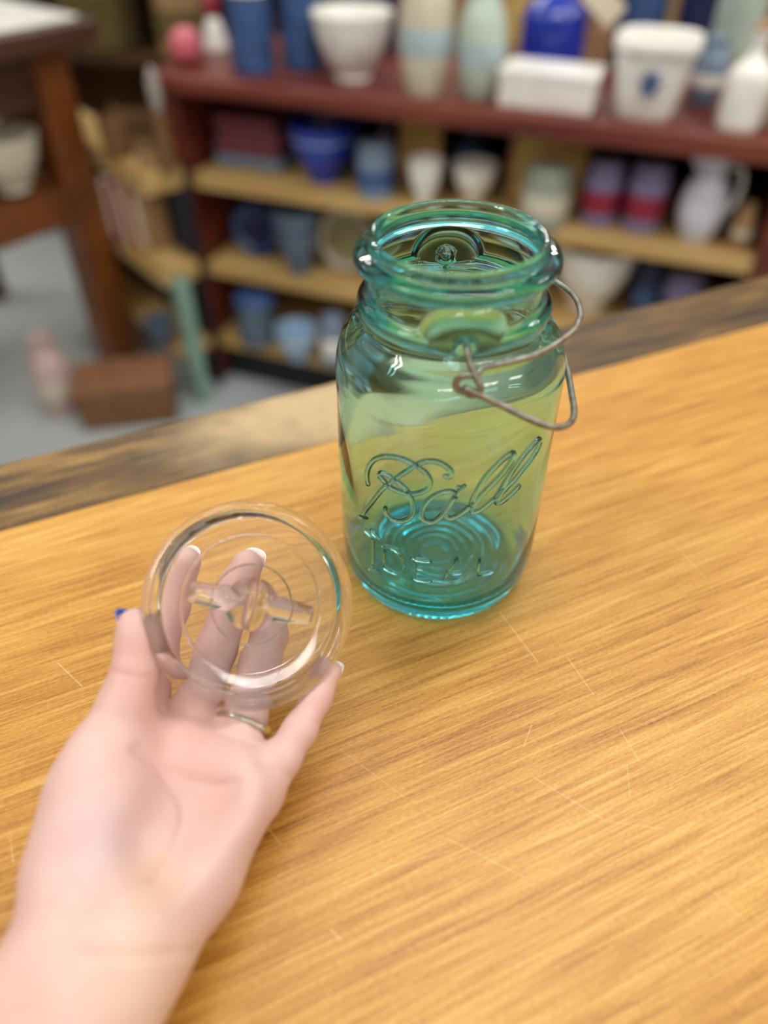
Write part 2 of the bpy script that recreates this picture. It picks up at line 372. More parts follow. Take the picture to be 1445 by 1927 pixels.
# wire bail: two rusty wires hooked into the bosses of the neck (still part of the jar)
rust = mat('tarnished_wire', srgb(150, 146, 134), 0.42, 0.35, 260, metal=0.8)
ev = np.array([math.cos(BOSS), math.sin(BOSS), 0]); gv = np.array([-ev[1], ev[0], 0]); zv = np.array([0, 0, 1.])
def plane_path(p0, al, st):
    d2 = gv * math.cos(al) - zv * math.sin(al)
    return [p0 + ev * s / 1e3 + d2 * t / 1e3 for s, t in st]
pC = np.array([0, 0, 0.14]); aC = math.radians(20)
mid = plane_path(pC, aC, [(46.1, 8.1), (50.5, 15), (53.9, 24.6), (55.3, 33.5), (53.2, 39.9), (47.4, 45.4), (38.9, 48.7), (25, 50.9), (6.1, 53.4), (-13.5, 54.5), (-32, 51.5), (-46, 43), (-52.5, 30), (-52, 18), (-48, 9)])
hk = lambda s, t, h: ev * s / 1e3 + gv * t / 1e3 + zv * h / 1e3
front = [hk(36.5, 0.6, 153.6), hk(41.5, 0.8, 153.0), hk(44.5, 1.4, 150.0), hk(47.0, 3.4, 146.0), hk(48.6, 5.4, 142.4), hk(48.9, 5.6, 139.6), hk(47.8, 3.0, 137.6), hk(46.6, 0.6, 138.4), hk(47.3, 0.4, 140.6), hk(49.4, 2.4, 140.6)]
back = [hk(-48.5, 3, 139), hk(-47, 1.5, 146), hk(-43.5, 0.5, 152), hk(-37, 0, 153.6)]
lever = front + mid[1:] + back
bail = tag(link('wire_lever', tube_me(crom(lever, 6), 0.00138, 10), rust, jar), 'tarnished lower wire lever hanging at the jar side')
pB = np.array([0, 0, 0.147]) + gv * 0.005
up = plane_path(pB, 0, [(43.2, 2.1), (39.8, 12.5), (34.9, 23.3), (26.7, 33.0), (17.2, 41.3), (9.7, 44.9), (5.4, 46.5), (-4.4, 47.7), (-12.8, 46.9), (-19.7, 44.2), (-27, 40), (-36, 30), (-42, 18), (-45, 6)])
eye = [hk(46.4, 3.6, 137.6), hk(45.6, -1.8, 138.6), hk(45.6, -3.2, 142.0), hk(46.4, -1.2, 145.2), hk(46.8, 2.2, 146.0), hk(45.8, 5.0, 146.6)]
eyeb = [hk(-47, 3, 146), hk(-48, -1, 145), hk(-48, -3, 141), hk(-47, 0, 138)]
tag(link('wire_bail', tube_me(crom(eye + up + eyeb, 6), 0.0013, 10), rust, jar), 'tarnished upper wire bail swung off the neck')

# ---------------------------------------------------------------- lid held in the hand
clear = glass('clear_glass', 1.48, (7.0, 6.0, 8.5))
LC = cam_pt(474, 1137, 0.268 * 1.10)
toc = CO - LC; toc /= np.linalg.norm(toc)
rt_l = np.cross(np.cross(toc, RT), toc); rt_l /= np.linalg.norm(rt_l)
up_l = np.cross(toc, rt_l)
def rodr(v, k, a): return v * math.cos(a) + np.cross(k, v) * math.sin(a) + k * (k @ v) * (1 - math.cos(a))
tilt = math.radians(9)
nl = rodr(toc, up_l, tilt); xl = rodr(rt_l, up_l, tilt)
ang = math.radians(-11.5)
xl2 = rodr(xl, nl, ang); yl2 = np.cross(nl, xl2)
ML = Matrix.Identity(4)
for i in range(3): ML[i][0], ML[i][1], ML[i][2], ML[i][3] = xl2[i], yl2[i], nl[i], LC[i]
lid = thing('jar_lid', 'clear round glass jar lid with raised centre bar held in the hand', 'lid', (0, 0, 0)); lid.matrix_world = ML @ Matrix.Scale(1.11, 4)
top = [(0.0, 0.0), (0.0130, 0.0), (0.0137, 0.00002), (0.0139, 0.0002), (0.0141, 0.0002), (0.0143, 0.00002), (0.0150, 0.0), (0.0230, 0.0), (0.0237, 0.00003), (0.0240, 0.0003), (0.0243, 0.0003), (0.0246, 0.0), (0.0253, -0.0001), (0.0300, -0.0001), (0.0307, 0.0003), (0.0316, 0.0016), (0.0328, 0.0027), (0.0341, 0.0030), (0.0354, 0.0025), (0.0363, 0.0014), (0.0368, -0.0002), (0.0369, -0.0020), (0.0368, -0.0042), (0.0361, -0.0056), (0.0350, -0.0061), (0.0338, -0.0058),
       (0.0330, -0.0046), (0.0325, -0.0034), (0.0316, -0.0031), (0.0256, -0.0031), (0.0, -0.0031)]
link('lid_disc', lathe_me(crom(top, 4), 160), clear, lid)
def knob_mesh():
    """oval centre boss split by the wire groove, with a tapering bar to each side"""
    n, m = 96, 40; v, f = [], []
    def hgt(x, y):
        r = math.hypot(x, y)
        d = max(0, 1 - (r / 0.0094) ** 2) ** 0.75 * 0.0076
        ax = abs(x)
        if ax < 0.0222:
            wv = 0.0056 - 0.0020 * (ax / 0.022)
            b = max(0, 1 - (y / wv) ** 2) ** 1.25 * (0.0074 - 0.0034 * (ax / 0.022)) * (1 if ax < 0.0195 else max(0, 1 - ((ax - 0.0195) / 0.0027) ** 2))
            d = max(d, b)
        g = math.exp(-((x - 0.0006) / 0.0022) ** 2)
        return d * (1 - 0.52 * g)
    NX, NY = 150, 64
    xs = np.linspace(-0.0232, 0.0232, NX); ys = np.linspace(-0.0096, 0.0096, NY)
    Z = np.array([[hgt(x, y) for y in ys] for x in xs])
    for _ in range(3):
        Z[1:-1, 1:-1] = (Z[1:-1, 1:-1] * 2 + Z[2:, 1:-1] + Z[:-2, 1:-1] + Z[1:-1, 2:] + Z[1:-1, :-2]) / 6
    keep = Z > 0.00008
    top_i, bot_i = {}, {}
    for i in range(NX):
        for j in range(NY):
            if keep[i, j]:
                top_i[i, j] = len(v); v.append((xs[i], ys[j], Z[i, j]))
    for i in range(NX):
        for j in range(NY):
            if keep[i, j]:
                bot_i[i, j] = len(v); v.append((xs[i], ys[j], -0.0006))
    cells = set()
    for i in range(NX - 1):
        for j in range(NY - 1):
            q = [(i, j), (i + 1, j), (i + 1, j + 1), (i, j + 1)]
            if all(c in top_i for c in q):
                f.append([top_i[c] for c in q]); f.append([bot_i[c] for c in q][::-1]); cells.add((i, j))
    for (i, j) in cells:
        for a, b, nb in (((i, j), (i + 1, j), (i, j - 1)), ((i + 1, j), (i + 1, j + 1), (i + 1, j)), ((i + 1, j + 1), (i, j + 1), (i, j + 1)), ((i, j + 1), (i, j), (i - 1, j))):
            if nb not in cells: f.append([top_i[b], top_i[a], bot_i[a], bot_i[b]])
    me = pyd('knob', v, f)
    bm = bmesh.new(); bm.from_mesh(me)
    bmesh.ops.delete(bm, geom=[q for q in bm.verts if not q.link_faces], context='VERTS')
    bmesh.ops.recalc_face_normals(bm, faces=bm.faces); bm.to_mesh(me); bm.free()
    me.polygons.foreach_set('use_smooth', [True] * len(me.polygons))
    return me
tag(link('centre_bar', knob_mesh(), clear, lid), 'raised centre knob with a groove and two tapering bars')

# ---------------------------------------------------------------- hand (one continuous surface from blended tapered limbs)
HS = 1.10                              # the hand's size relative to the first measure of its depths
def K(px, py, z): return np.array([(px - W / 2) * z / F, (py - H / 2) * z / F, z], np.float32) * np.float32(HS)   # camera axes: right, down, forward
FING = {
    'index':  [(262, 1412, .263, 9.6), (276, 1322, .277, 7.8), (296, 1228, .289, 7.2), (322, 1142, .295, 6.7), (349, 1058, .294, 5.9)],
    'middle': [(352, 1420, .264, 9.6), (364, 1342, .274, 8.4), (406, 1222, .292, 7.5), (446, 1108, .299, 7.4), (464, 1064, .299, 6.2)],
    'ring':   [(440, 1440, .264, 9.2), (458, 1352, .273, 8.1), (490, 1243, .290, 7.4), (506, 1198, .302, 6.9), (512, 1176, .310, 6.2)],
    'pinky':  [(486, 1490, .258, 7.6), (530, 1427, .263, 6.3), (564, 1374, .268, 5.7), (596, 1314, .275, 5.1), (621, 1263, .279, 4.3)],
}
THUMB = [(190, 1565, .243, 15.0), (206, 1410, .251, 11.6), (238, 1322, .256, 8.9), (256, 1262, .258, 7.7), (259, 1205, .260, 7.1), (254, 1177, .260, 6.0)]
PALM = [((152, 1790, .213, 16.0), (172, 1640, .232, 17.6)), ((244, 1790, .215, 15.0), (358, 1640, .238, 13.8)),
        ((172, 1640, .232, 17.6), (192, 1500, .244, 15.2)), ((358, 1640, .238, 13.8), (438, 1510, .252, 11.4)), ((438, 1510, .252, 11.4), (478, 1488, .257, 8.4)),
        ((230, 1700, .230, 13.5), (268, 1420, .264, 10.0)), ((275, 1690, .234, 13.0), (352, 1428, .265, 10.0)), ((315, 1670, .237, 12.8), (432, 1450, .264, 10.0)),
        ((192, 1500, .244, 15.0), (258, 1425, .262, 10.0)), ((265, 1420, .264, 9.5), (440, 1450, .264, 9.5))]
ARM = [((152, 1790, .213, 16.0), (-45, 2060, .188, 20.0)), ((244, 1790, .215, 15.0), (95, 2060, .190, 19.0)), ((198, 1790, .216, 15.0), (30, 2060, .192, 20.0)),
       ((-45, 2060, .188, 20.0), (-260, 2300, .165, 24.0)), ((95, 2060, .190, 19.0), (-100, 2300, .168, 24.0))]
def seg_d(P, a, b):
    A, ra = K(*a[:3]), a[3] / 1e3 * HS; B, rb = K(*b[:3]), b[3] / 1e3 * HS
    ba = B - A; pa = P - A
    t = np.clip((pa @ ba) / float(ba @ ba), 0, 1)
    d = np.linalg.norm(pa - t[:, None] * ba, axis=1)
    return d - (ra + (rb - ra) * t)
def smin(a, b, k):
    h = np.maximum(k - np.abs(a - b), 0) / k
    return np.minimum(a, b) - h * h * k * 0.25
def smax(a, b, k): return -smin(-a, -b, k)
CREASE = []
def body(P):
    palm = None
    for a, b in PALM + ARM:
        d = seg_d(P, a, b); palm = d if palm is None else smin(palm, d, 0.012)
    fing = []
    for nm, L in list(FING.items()) + [('thumb', THUMB)]:
        fd = None
        for a, b in zip(L[:-1], L[1:]):
            d = seg_d(P, a, b); fd = d if fd is None else smin(fd, d, 0.004)
        fing.append(smin(palm, fd, 0.010 if nm == 'thumb' else 0.006))
    d = fing[0]
    for q in fing[1:]: d = smin(d, q, 0.0006)
    # the hollow of the palm
    hol = seg_d(P, (318, 1570, .2225, 10.5), (392, 1484, .2365, 11.5))
    d = smax(d, -hol, 0.010)
    for c in CREASE: d = smax(d, -c(P), 0.0016)
    return d
def surf_pt(px, py):
    zz = np.arange(0.17, 0.37, 0.0003, dtype=np.float32)
    P = np.stack([(px - W / 2) / F * zz, (py - H / 2) / F * zz, zz], 1)
    d = body(P); k = np.argmax(d < 0)
    return P[k] if d[k] < 0 else None
def add_crease(pts, r):
    S3 = [surf_pt(*p) for p in crom(pts, 4)] if len(pts) > 2 else [surf_pt(*p) for p in pts]
    S3 = [s for s in S3 if s is not None]
    out = []
    for A, B in zip(S3[:-1], S3[1:]):
        if np.linalg.norm(A - B) > 0.02 or np.linalg.norm(A - B) < 1e-6: continue
        out.append((A, B))
    def f(P, out=out, r=r):
        m = np.full(len(P), 1.0, np.float32)
        for A, B in out:
            ba = B - A; pa = P - A; t = np.clip((pa @ ba) / float(ba @ ba), 0, 1)
            m = np.minimum(m, np.linalg.norm(pa - t[:, None] * ba, axis=1))
        return m - r
    return f
cre = [add_crease(*c) for c in [
    ([(252, 1412), (300, 1452), (345, 1520), (334, 1580), (292, 1660)], 0.0011), ([(262, 1402), (330, 1455), (400, 1478), (450, 1472)], 0.0009),
    ([(300, 1338), (345, 1346), (402, 1352)], 0.0005), ([(410, 1378), (450, 1390), (478, 1402)], 0.0004), ([(488, 1432), (520, 1446), (548, 1462)], 0.0005),
    ([(548, 1340), (576, 1352), (602, 1366)], 0.0004), ([(205, 1262), (245, 1272), (288, 1276)], 0.0004), ([(60, 1775), (200, 1800), (370, 1790)], 0.0006)]]
CREASE.extend(cre)
def hand_mesh():
    h = 0.00125
    lo = np.array([-0.166, 0.004, 0.151], np.float32); hi = np.array([0.006, 0.292, 0.366], np.float32)
    n = np.ceil((hi - lo) / h).astype(int)
    # coarse pass picks the blocks near the surface, the fine pass fills them
    B = 8
    nb = np.ceil(n / B).astype(int); n = nb * B + 1
    D = np.full(n, 1.0, np.float32)
    bi = np.stack(np.meshgrid(*[np.arange(q) for q in nb], indexing='ij'), -1).reshape(-1, 3)
    cen = lo + (bi * B + B / 2) * h
    dc = body(cen.astype(np.float32))
    rad = B * h * 0.9
    for k in np.where(dc < -rad)[0]:
        i, j, l = bi[k] * B; D[i:i + B + 1, j:j + B + 1, l:l + B + 1] = -1
    act = bi[np.abs(dc) <= rad]
    g = np.stack(np.meshgrid(*[np.arange(B + 1)] * 3, indexing='ij'), -1).reshape(-1, 3)
    for c0 in range(0, len(act), 600):
        a = act[c0:c0 + 600]
        idx = (a[:, None, :] * B + g[None]).reshape(-1, 3)
        d = body((lo + idx * h).astype(np.float32))
        D[idx[:, 0], idx[:, 1], idx[:, 2]] = d
    s = D < 0
    c = [s[i:n[0] - 1 + i, j:n[1] - 1 + j, k:n[2] - 1 + k] for i in (0, 1) for j in (0, 1) for k in (0, 1)]
    tot = sum(q.astype(np.int8) for q in c)
    cells = np.argwhere((tot > 0) & (tot < 8))
    cid = np.full(n - 1, -1, np.int32); cid[cells[:, 0], cells[:, 1], cells[:, 2]] = np.arange(len(cells))
    acc = np.zeros((len(cells), 3)); cnt = np.zeros(len(cells))
    corners = [np.array((i, j, k)) for i in (0, 1) for j in (0, 1) for k in (0, 1)]
    for a in range(8):
        for b in range(a + 1, 8):
            if np.abs(corners[a] - corners[b]).sum() != 1: continue
            ia, ib = cells + corners[a], cells + corners[b]
            da, db = D[ia[:, 0], ia[:, 1], ia[:, 2]], D[ib[:, 0], ib[:, 1], ib[:, 2]]
            m = (da < 0) != (db < 0); t = np.where(m, da / np.where(m, da - db, 1), 0)
            acc += (ia + (ib - ia) * t[:, None]) * m[:, None]; cnt += m
    V = lo + acc / cnt[:, None] * h
    quads = []
    for ax in range(3):
        o1, o2 = [q for q in range(3) if q != ax]
        sl0 = [slice(None)] * 3; sl1 = [slice(None)] * 3; sl0[ax] = slice(0, -1); sl1[ax] = slice(1, None)
        e = np.argwhere(s[tuple(sl0)] != s[tuple(sl1)])
        e = e[(e[:, o1] > 0) & (e[:, o2] > 0) & (e[:, o1] < n[o1] - 1) & (e[:, o2] < n[o2] - 1)]
        d1, d2 = np.zeros(3, int), np.zeros(3, int); d1[o1] = 1; d2[o2] = 1
        q = [e - d1 - d2, e - d2, e, e - d1]
        Q = np.stack([cid[k[:, 0], k[:, 1], k[:, 2]] for k in q], 1)
        ins = s[e[:, 0], e[:, 1], e[:, 2]]
        flip = ins if ax != 1 else ~ins
        Q[~flip] = Q[~flip][:, ::-1]
        quads.append(Q)
    Q = np.concatenate(quads); Q = Q[(Q >= 0).all(1)]
    Wd = CO + V[:, :1] * RT - V[:, 1:2] * UP + V[:, 2:3] * FW
    px = V[:, 0] / V[:, 2] * F + W / 2; py = V[:, 1] / V[:, 2] * F + H / 2
    return V, Wd, Q, px, py
HV, HW, HQ, hpx, hpy = hand_mesh()
base = HW.mean(0)
hm = pyd('hand', HW - base, HQ)
bm = bmesh.new(); bm.from_mesh(hm); bmesh.ops.recalc_face_normals(bm, faces=bm.faces)
for _ in range(2): bmesh.ops.smooth_vert(bm, verts=bm.verts, factor=0.4, use_axis_x=True, use_axis_y=True, use_axis_z=True)
bm.to_mesh(hm); bm.free()
hm.polygons.foreach_set('use_smooth', [True] * len(hm.polygons))
# skin pigment: rosy fingers and palm rim, bluish veins under the thumb pad, creamier wrist
def blob(x, y, r): return np.exp(-(((hpx - x) ** 2 + (hpy - y) ** 2) / r ** 2))
colr = np.tile(np.array(srgb(220, 187, 177)), (len(hpx), 1))
def tint(m, c, k): 
    global colr
    colr = colr * (1 - (m * k)[:, None]) + np.array(srgb(*c)) * (m * k)[:, None]
tint(blob(330, 1400, 110), (222, 164, 150), 0.55); tint(blob(250, 1250, 90), (222, 168, 156), 0.55); tint(blob(420, 1150, 170), (220, 164, 152), 0.6); tint(blob(600, 1310, 80), (224, 170, 158), 0.5)
tint(blob(185, 1580, 85), (196, 170, 176), 0.55); tint(blob(290, 1660, 60), (220, 190, 150), 0.6); tint(blob(250, 1850, 130), (230, 200, 172), 0.7); tint(blob(400, 1520, 90), (200, 150, 132), 0.45); tint(blob(40, 1900, 110), (222, 160, 132), 0.5)
colr = colr * np.array([0.96, 0.96, 0.97])
ca = hm.color_attributes.new('pigment', 'FLOAT_COLOR', 'POINT')
ca.data.foreach_set('color', np.concatenate([colr, np.ones((len(colr), 1))], 1).astype(np.float32).ravel())
sk = bpy.data.materials.new('skin'); sk.use_nodes = True
nt = sk.node_tree; b = nt.nodes['Principled BSDF']
at = nt.nodes.new('ShaderNodeVertexColor'); at.layer_name = 'pigment'
n1 = nt.nodes.new('ShaderNodeTexNoise'); n1.inputs['Scale'].default_value = 70; n1.inputs['Detail'].default_value = 5
n2 = nt.nodes.new('ShaderNodeTexNoise'); n2.inputs['Scale'].default_value = 900; n2.inputs['Detail'].default_value = 3
tc = nt.nodes.new('ShaderNodeTexCoord'); nt.links.new(tc.outputs['Object'], n1.inputs['Vector']); nt.links.new(tc.outputs['Object'], n2.inputs['Vector'])
mr = nt.nodes.new('ShaderNodeMapRange'); mr.inputs[1].default_value = 0.35; mr.inputs[2].default_value = 0.7; mr.inputs[3].default_value = 0; mr.inputs[4].default_value = 0.32; nt.links.new(n1.outputs['Fac'], mr.inputs[0])
mx = nt.nodes.new('ShaderNodeMix'); mx.data_type = 'RGBA'; nt.links.new(mr.outputs[0], mx.inputs[0]); nt.links.new(at.outputs['Color'], mx.inputs[6]); mx.inputs[7].default_value = srgb(204, 152, 142) + (1,)
nt.links.new(mx.outputs[2], b.inputs['Base Color'])
bp = nt.nodes.new('ShaderNodeBump'); bp.inputs['Strength'].default_value = 0.10; bp.inputs['Distance'].default_value = 0.0006; nt.links.new(n2.outputs['Fac'], bp.inputs['Height']); nt.links.new(bp.outputs[0], b.inputs['Normal'])
setp(b, 'Roughness', 0.48); setp(b, 'Subsurface Weight', 0.25); setp(b, 'Subsurface Radius', (1.0, 0.35, 0.2)); setp(b, 'Subsurface Scale', 0.004); setp(b, 'Specular IOR Level', 0.35)
hand = link('hand', hm, sk, loc=base); tag(hand, 'bare left hand with palm up holding the clear glass lid', 'hand')

def c2w(v): return CO + v[0] * RT - v[1] * UP + v[2] * FW
def c2wd(v): return v[0] * RT - v[1] * UP + v[2] * FW
nail_m = mat('nail', srgb(240, 200, 192), 0.18, 0.05, 200, coat=0.6)
tip_m = mat('nail_white_tip', srgb(246, 238, 232), 0.15, 0.03, 200, coat=0.6)
blue_m = mat('nail_blue_polish', srgb(70, 100, 190), 0.2, 0.75, 700, coat=0.8)
def nail(L, backdir, tipmat, ext=0.0024, back=0.008, ph=62):
    A, B = K(*L[-2][:3]), K(*L[-1][:3]); r = L[-1][3] / 1e3 * HS
    a = (B - A) / np.linalg.norm(B - A); bd = np.array(backdir, float); bd -= a * (bd @ a); bd /= np.linalg.norm(bd); cdv = np.cross(a, bd)
    v, f = [], []; NS, NP = 14, 13
    for lay in (0, 1):
        for i in range(NS):
            s = -back + (back + r + ext) * i / (NS - 1)
            u = i / (NS - 1)
            for j in range(NP):
                q = -1 + 2 * j / (NP - 1); wdt = 1 - 0.18 * max(0, u - 0.75) / 0.25 * abs(q) ** 2
                sl = s - (0.0022 * q * q if u > 0.5 else 0) * (u - 0.5) * 2 + (0.002 * q * q if u < 0.3 else 0) * (0.3 - u) * 3
                p = math.radians(ph) * q * wdt
                rr = r * 1.03 - (0.00035 * lay) - 0.0006 * max(0, u - 0.6)
                v.append(c2w(B + a * sl + rr * (math.cos(p) * bd * 0.92 + math.sin(p) * cdv)))
    T = NS * NP; mi = []
    for i in range(NS - 1):
        for j in range(NP - 1):
            k = i * NP + j
            f.append((k, k + 1, k + NP + 1, k + NP)); f.append((T + k, T + k + NP, T + k + NP + 1, T + k + 1))
            mi += [1 if i >= NS - 3 else 0] * 2
    rim = [i * NP for i in range(NS)] + [(NS - 1) * NP + j for j in range(1, NP)] + [i * NP + NP - 1 for i in range(NS - 2, -1, -1)] + [j for j in range(NP - 2, 0, -1)]
    for k in range(len(rim)):
        p, q = rim[k], rim[(k + 1) % len(rim)]; f.append((p, q, T + q, T + p)); mi.append(1 if min(p, q) >= (NS - 3) * NP else 0)
    me = pyd('fingernail', np.array(v) - base, f)
    me.materials.append(nail_m); me.materials.append(tipmat); me.polygons.foreach_set('material_index', mi)
    return link('fingernail', me, None, hand)
tag(nail(THUMB, (-1, 0, 0.25), blue_m, 0.0006, 0.009), 'thumbnail with blue glitter tip')
nail(FING['index'], (-0.15, 0, 1), tip_m, 0.0004); nail(FING['middle'], (0.35, 0, 1), tip_m, 0.0012); nail(FING['ring'], (0.2, 0, 1), tip_m); nail(FING['pinky'], (0.55, 0, 1), tip_m, 0.0010)

# finger ring
L = FING['ring']; A, B = K(444, 1410, .267), K(463, 1338, .275)
ax = (B - A) / np.linalg.norm(B - A); rc = (A + B) / 2 + ax * 0.0022
q1 = np.array([0.85, 0.32, -0.65]); q1 -= ax * (q1 @ ax); q1 /= np.linalg.norm(q1); q2 = np.cross(ax, q1)
axr = ax + 0.18 * q1; axr /= np.linalg.norm(axr); q1 = q1 - axr * (q1 @ axr); q1 /= np.linalg.norm(q1); q2 = np.cross(axr, q1)
silver = mat('silver', srgb(205, 198, 182), 0.2, 0.1, 100, metal=1.0); gem_m = mat('amber_gem', srgb(150, 110, 30), 0.05, 0.3, 300, coat=1.0)
RR = 0.0103; cW = c2w(rc); Q1, Q2, AX = c2wd(q1), c2wd(q2), c2wd(axr)
ring = thing('finger_ring', 'thin silver ring with small amber stone on the ring finger', 'ring', cW)
def arc(a0, a1, n, r=RR): return [r * (math.cos(t) * Q1 + math.sin(t) * Q2) for t in np.linspace(a0, a1, n)]
link('band', tube_me(arc(0, 2 * math.pi * 63 / 64, 64), 0.00105, 10, closed=True), silver, ring)
tw = []
for s in (0, math.pi):
    P = []
    for t in np.linspace(-0.75, 0.75, 60):
        a = t; rr = RR + 0.0007 + 0.0007 * math.cos(t * 26 + s)
        P.append(rr * (math.cos(a) * Q1 + math.sin(a) * Q2) + AX * 0.0008 * math.sin(t * 26 + s))
    link('twisted_strand', tube_me(P, 0.00045, 8), silver, ring)
def gem(p, r, nm, m_):
    bm = bmesh.new(); bmesh.ops.create_icosphere(bm, subdivisions=2, radius=r); me = bpy.data.meshes.new(nm); bm.to_mesh(me); bm.free(); link(nm, me, m_, ring, p)
gem((RR + 0.0016) * Q1, 0.0019, 'stone', gem_m)
for t in (-0.28, 0.28): gem((RR + 0.0014) * (math.cos(t) * Q1 + math.sin(t) * Q2), 0.0009, 'side_stone', silver)

# ---------------------------------------------------------------- background: red shelf unit, angled side unit, dark table
AS = math.radians(-21)
su, sv = np.array([math.cos(AS), math.sin(AS)]), np.array([-math.sin(AS), math.cos(AS)])
SL = onz(421, 716, 0.0)[:2]
def shelf_pt(u, v, z): q = SL + su * u + sv * v; return (q[0], q[1], z)
red_w = wood('red_stained_wood', [srgb(48, 16, 14), srgb(92, 34, 26), srgb(114, 50, 36), srgb(134, 68, 48)], along=4, across=50, rough=0.4)
pine = wood('cream_pine', [srgb(150, 116, 62), srgb(186, 150, 88), srgb(204, 170, 108), srgb(220, 190, 130)], along=4, across=60, rough=0.5)
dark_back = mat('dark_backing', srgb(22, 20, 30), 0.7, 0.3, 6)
HB = [0.145, 0.355, 0.575, 0.79]; SLEN, SDEP = 1.26, 0.40
shelf = thing('bookcase', 'low red stained bookcase with pale pine shelves full of blue and white wares', 'bookcase', (SL[0], SL[1], 0), AS)
for h in HB[:3]: link('shelf_board', box_me(SLEN, SDEP - 0.01, 0.032, 0.003, 2, (SLEN / 2, SDEP / 2, 0)), pine, shelf, (0, 0, h - 0.016))
link('top_board', box_me(SLEN + 0.1, SDEP + 0.03, 0.036, 0.004, 2, (SLEN / 2, SDEP / 2 - 0.01, 0)), red_w, shelf, (0, 0, HB[3] - 0.018))
for u in (-0.02, SLEN + 0.02): link('side_panel', box_me(0.04, SDEP, HB[3] - 0.036, 0.003, 2, (0, SDEP / 2, 0)), red_w, shelf, (u, 0, (HB[3] - 0.036) / 2))
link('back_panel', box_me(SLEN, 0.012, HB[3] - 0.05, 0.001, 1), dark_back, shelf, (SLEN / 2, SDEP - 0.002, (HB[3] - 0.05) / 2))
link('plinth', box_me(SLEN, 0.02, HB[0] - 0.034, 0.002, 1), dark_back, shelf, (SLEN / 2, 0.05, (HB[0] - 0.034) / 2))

def spot(px, py, h, wpx, hpx, dr=0.9):
    """front-bottom pixel of a ware on a board -> base centre, width and height in metres"""
    p = onz(px, py, h); z = depth(p); w = wpx * z / F
    d = (p - CO)[:2]; d /= np.linalg.norm(d); c = p[:2] + d * w * 0.5 * dr
    dep = math.atan2(CO[2] - h, np.linalg.norm(p[:2]))
    zz = depth((c[0], c[1], h))
    return (c[0], c[1], h + 0.0005), w, hpx * zz / F / math.cos(dep)
def gm(name, rgb, rough=0.25, var=0.1, scale=30, **k): return mat(name, srgb(*rgb), rough, var, scale, **k)
WHT = gm('white_glaze', (240, 238, 230)); CRM = gm('cream_glaze', (208, 200, 178)); COB = gm('cobalt_glass_glaze', (16, 50, 168), 0.1, 0.3, coat=0.5); NAV = gm('navy_glaze', (24, 36, 74), 0.25, 0.3)
DEN = gm('denim_blue_glaze', (58, 88, 136), 0.35, 0.3); GRB = gm('grey_blue_glaze', (120, 138, 160), 0.35, 0.2); TEA = gm('teal_glaze', (40, 120, 150)); PLM = gm('plum_cloth', (120, 62, 72), 0.9, 0.2, 60)
MUS = gm('mustard_wood', (204, 172, 100), 0.6, 0.2); LAV = gm('lavender_glaze', (128, 122, 160)); REDB = gm('red_label', (150, 36, 64), 0.5); PNK = gm('pink_glaze', (214, 110, 122), 0.35); TAN = gm('tan_clay', (170, 132, 92), 0.7, 0.2)
GRN = gm('pale_green_glaze', (188, 204, 190)); BRN = gm('brown_wicker', (112, 78, 44), 0.8, 0.4, 80); BLK = gm('black_iron', (24, 22, 24), 0.6); SAL = gm('salmon_cover', (176, 104, 84), 0.6); PAG = gm('paper', (226, 214, 190), 0.8); ORG = gm('orange_brown_wood', (140, 70, 26), 0.45, 0.3, 8); OLV = gm('olive_cloth', (110, 92, 52), 0.9, 0.3, 40); BLG = gm('blue_grey_enamel', (86, 104, 122)); LBL = gm('pale_blue_glaze', (150, 180, 206))

def sc(prof, w, h): return crom([(r * w / 2, z * h) for r, z in prof], 3)
def fixp(P): return [(max(0.0, float(r)), float(z)) for r, z in P]
POT = [(0, 0), (.62, 0), (.70, .02), (.80, .35), (.92, .80), (1.0, .86), (1.0, .98), (.95, 1.0), (.88, .97), (.82, .8), (.64, .1), (0, .07)]
BOWL = [(0, 0), (.42, 0), (.46, .03), (.44, .10), (.62, .25), (.84, .55), (.97, .90), (1.0, .99), (.96, 1.0), (.90, .90), (.75, .52), (.5, .22), (0, .16)]
VASE = [(0, 0), (.60, 0), (.70, .03), (.92, .22), (1.0, .45), (.90, .68), (.62, .84), (.55, .92), (.64, 1.0), (.56, .995), (.46, .9), (.50, .8), (0, .78)]
CYL = [(0, 0), (.90, 0), (.97, .02), (.98, .1), (.98, .86), (.94, .93), (.80, .95), (.80, .99), (.74, .99), (.72, .9), (0, .88)]
BOT = [(0, 0), (.86, 0), (.98, .04), (1.0, .12), (1.0, .48), (.92, .60), (.60, .70), (.34, .76), (.30, .92), (.38, .94), (.38, 1.0), (.24, 1.0), (.2, .9), (0, .88)]
JUG = [(0, 0), (.58, 0), (.66, .03), (.95, .25), (1.0, .42), (.86, .62), (.62, .78), (.60, .90), (.72, 1.0), (.64, .99), (.52, .9), (.5, .78), (0, .74)]
def lat(prof, w, h, n=36, sq=0.0): return lathe_me(fixp(sc(prof, w, h)), n, sq=sq)
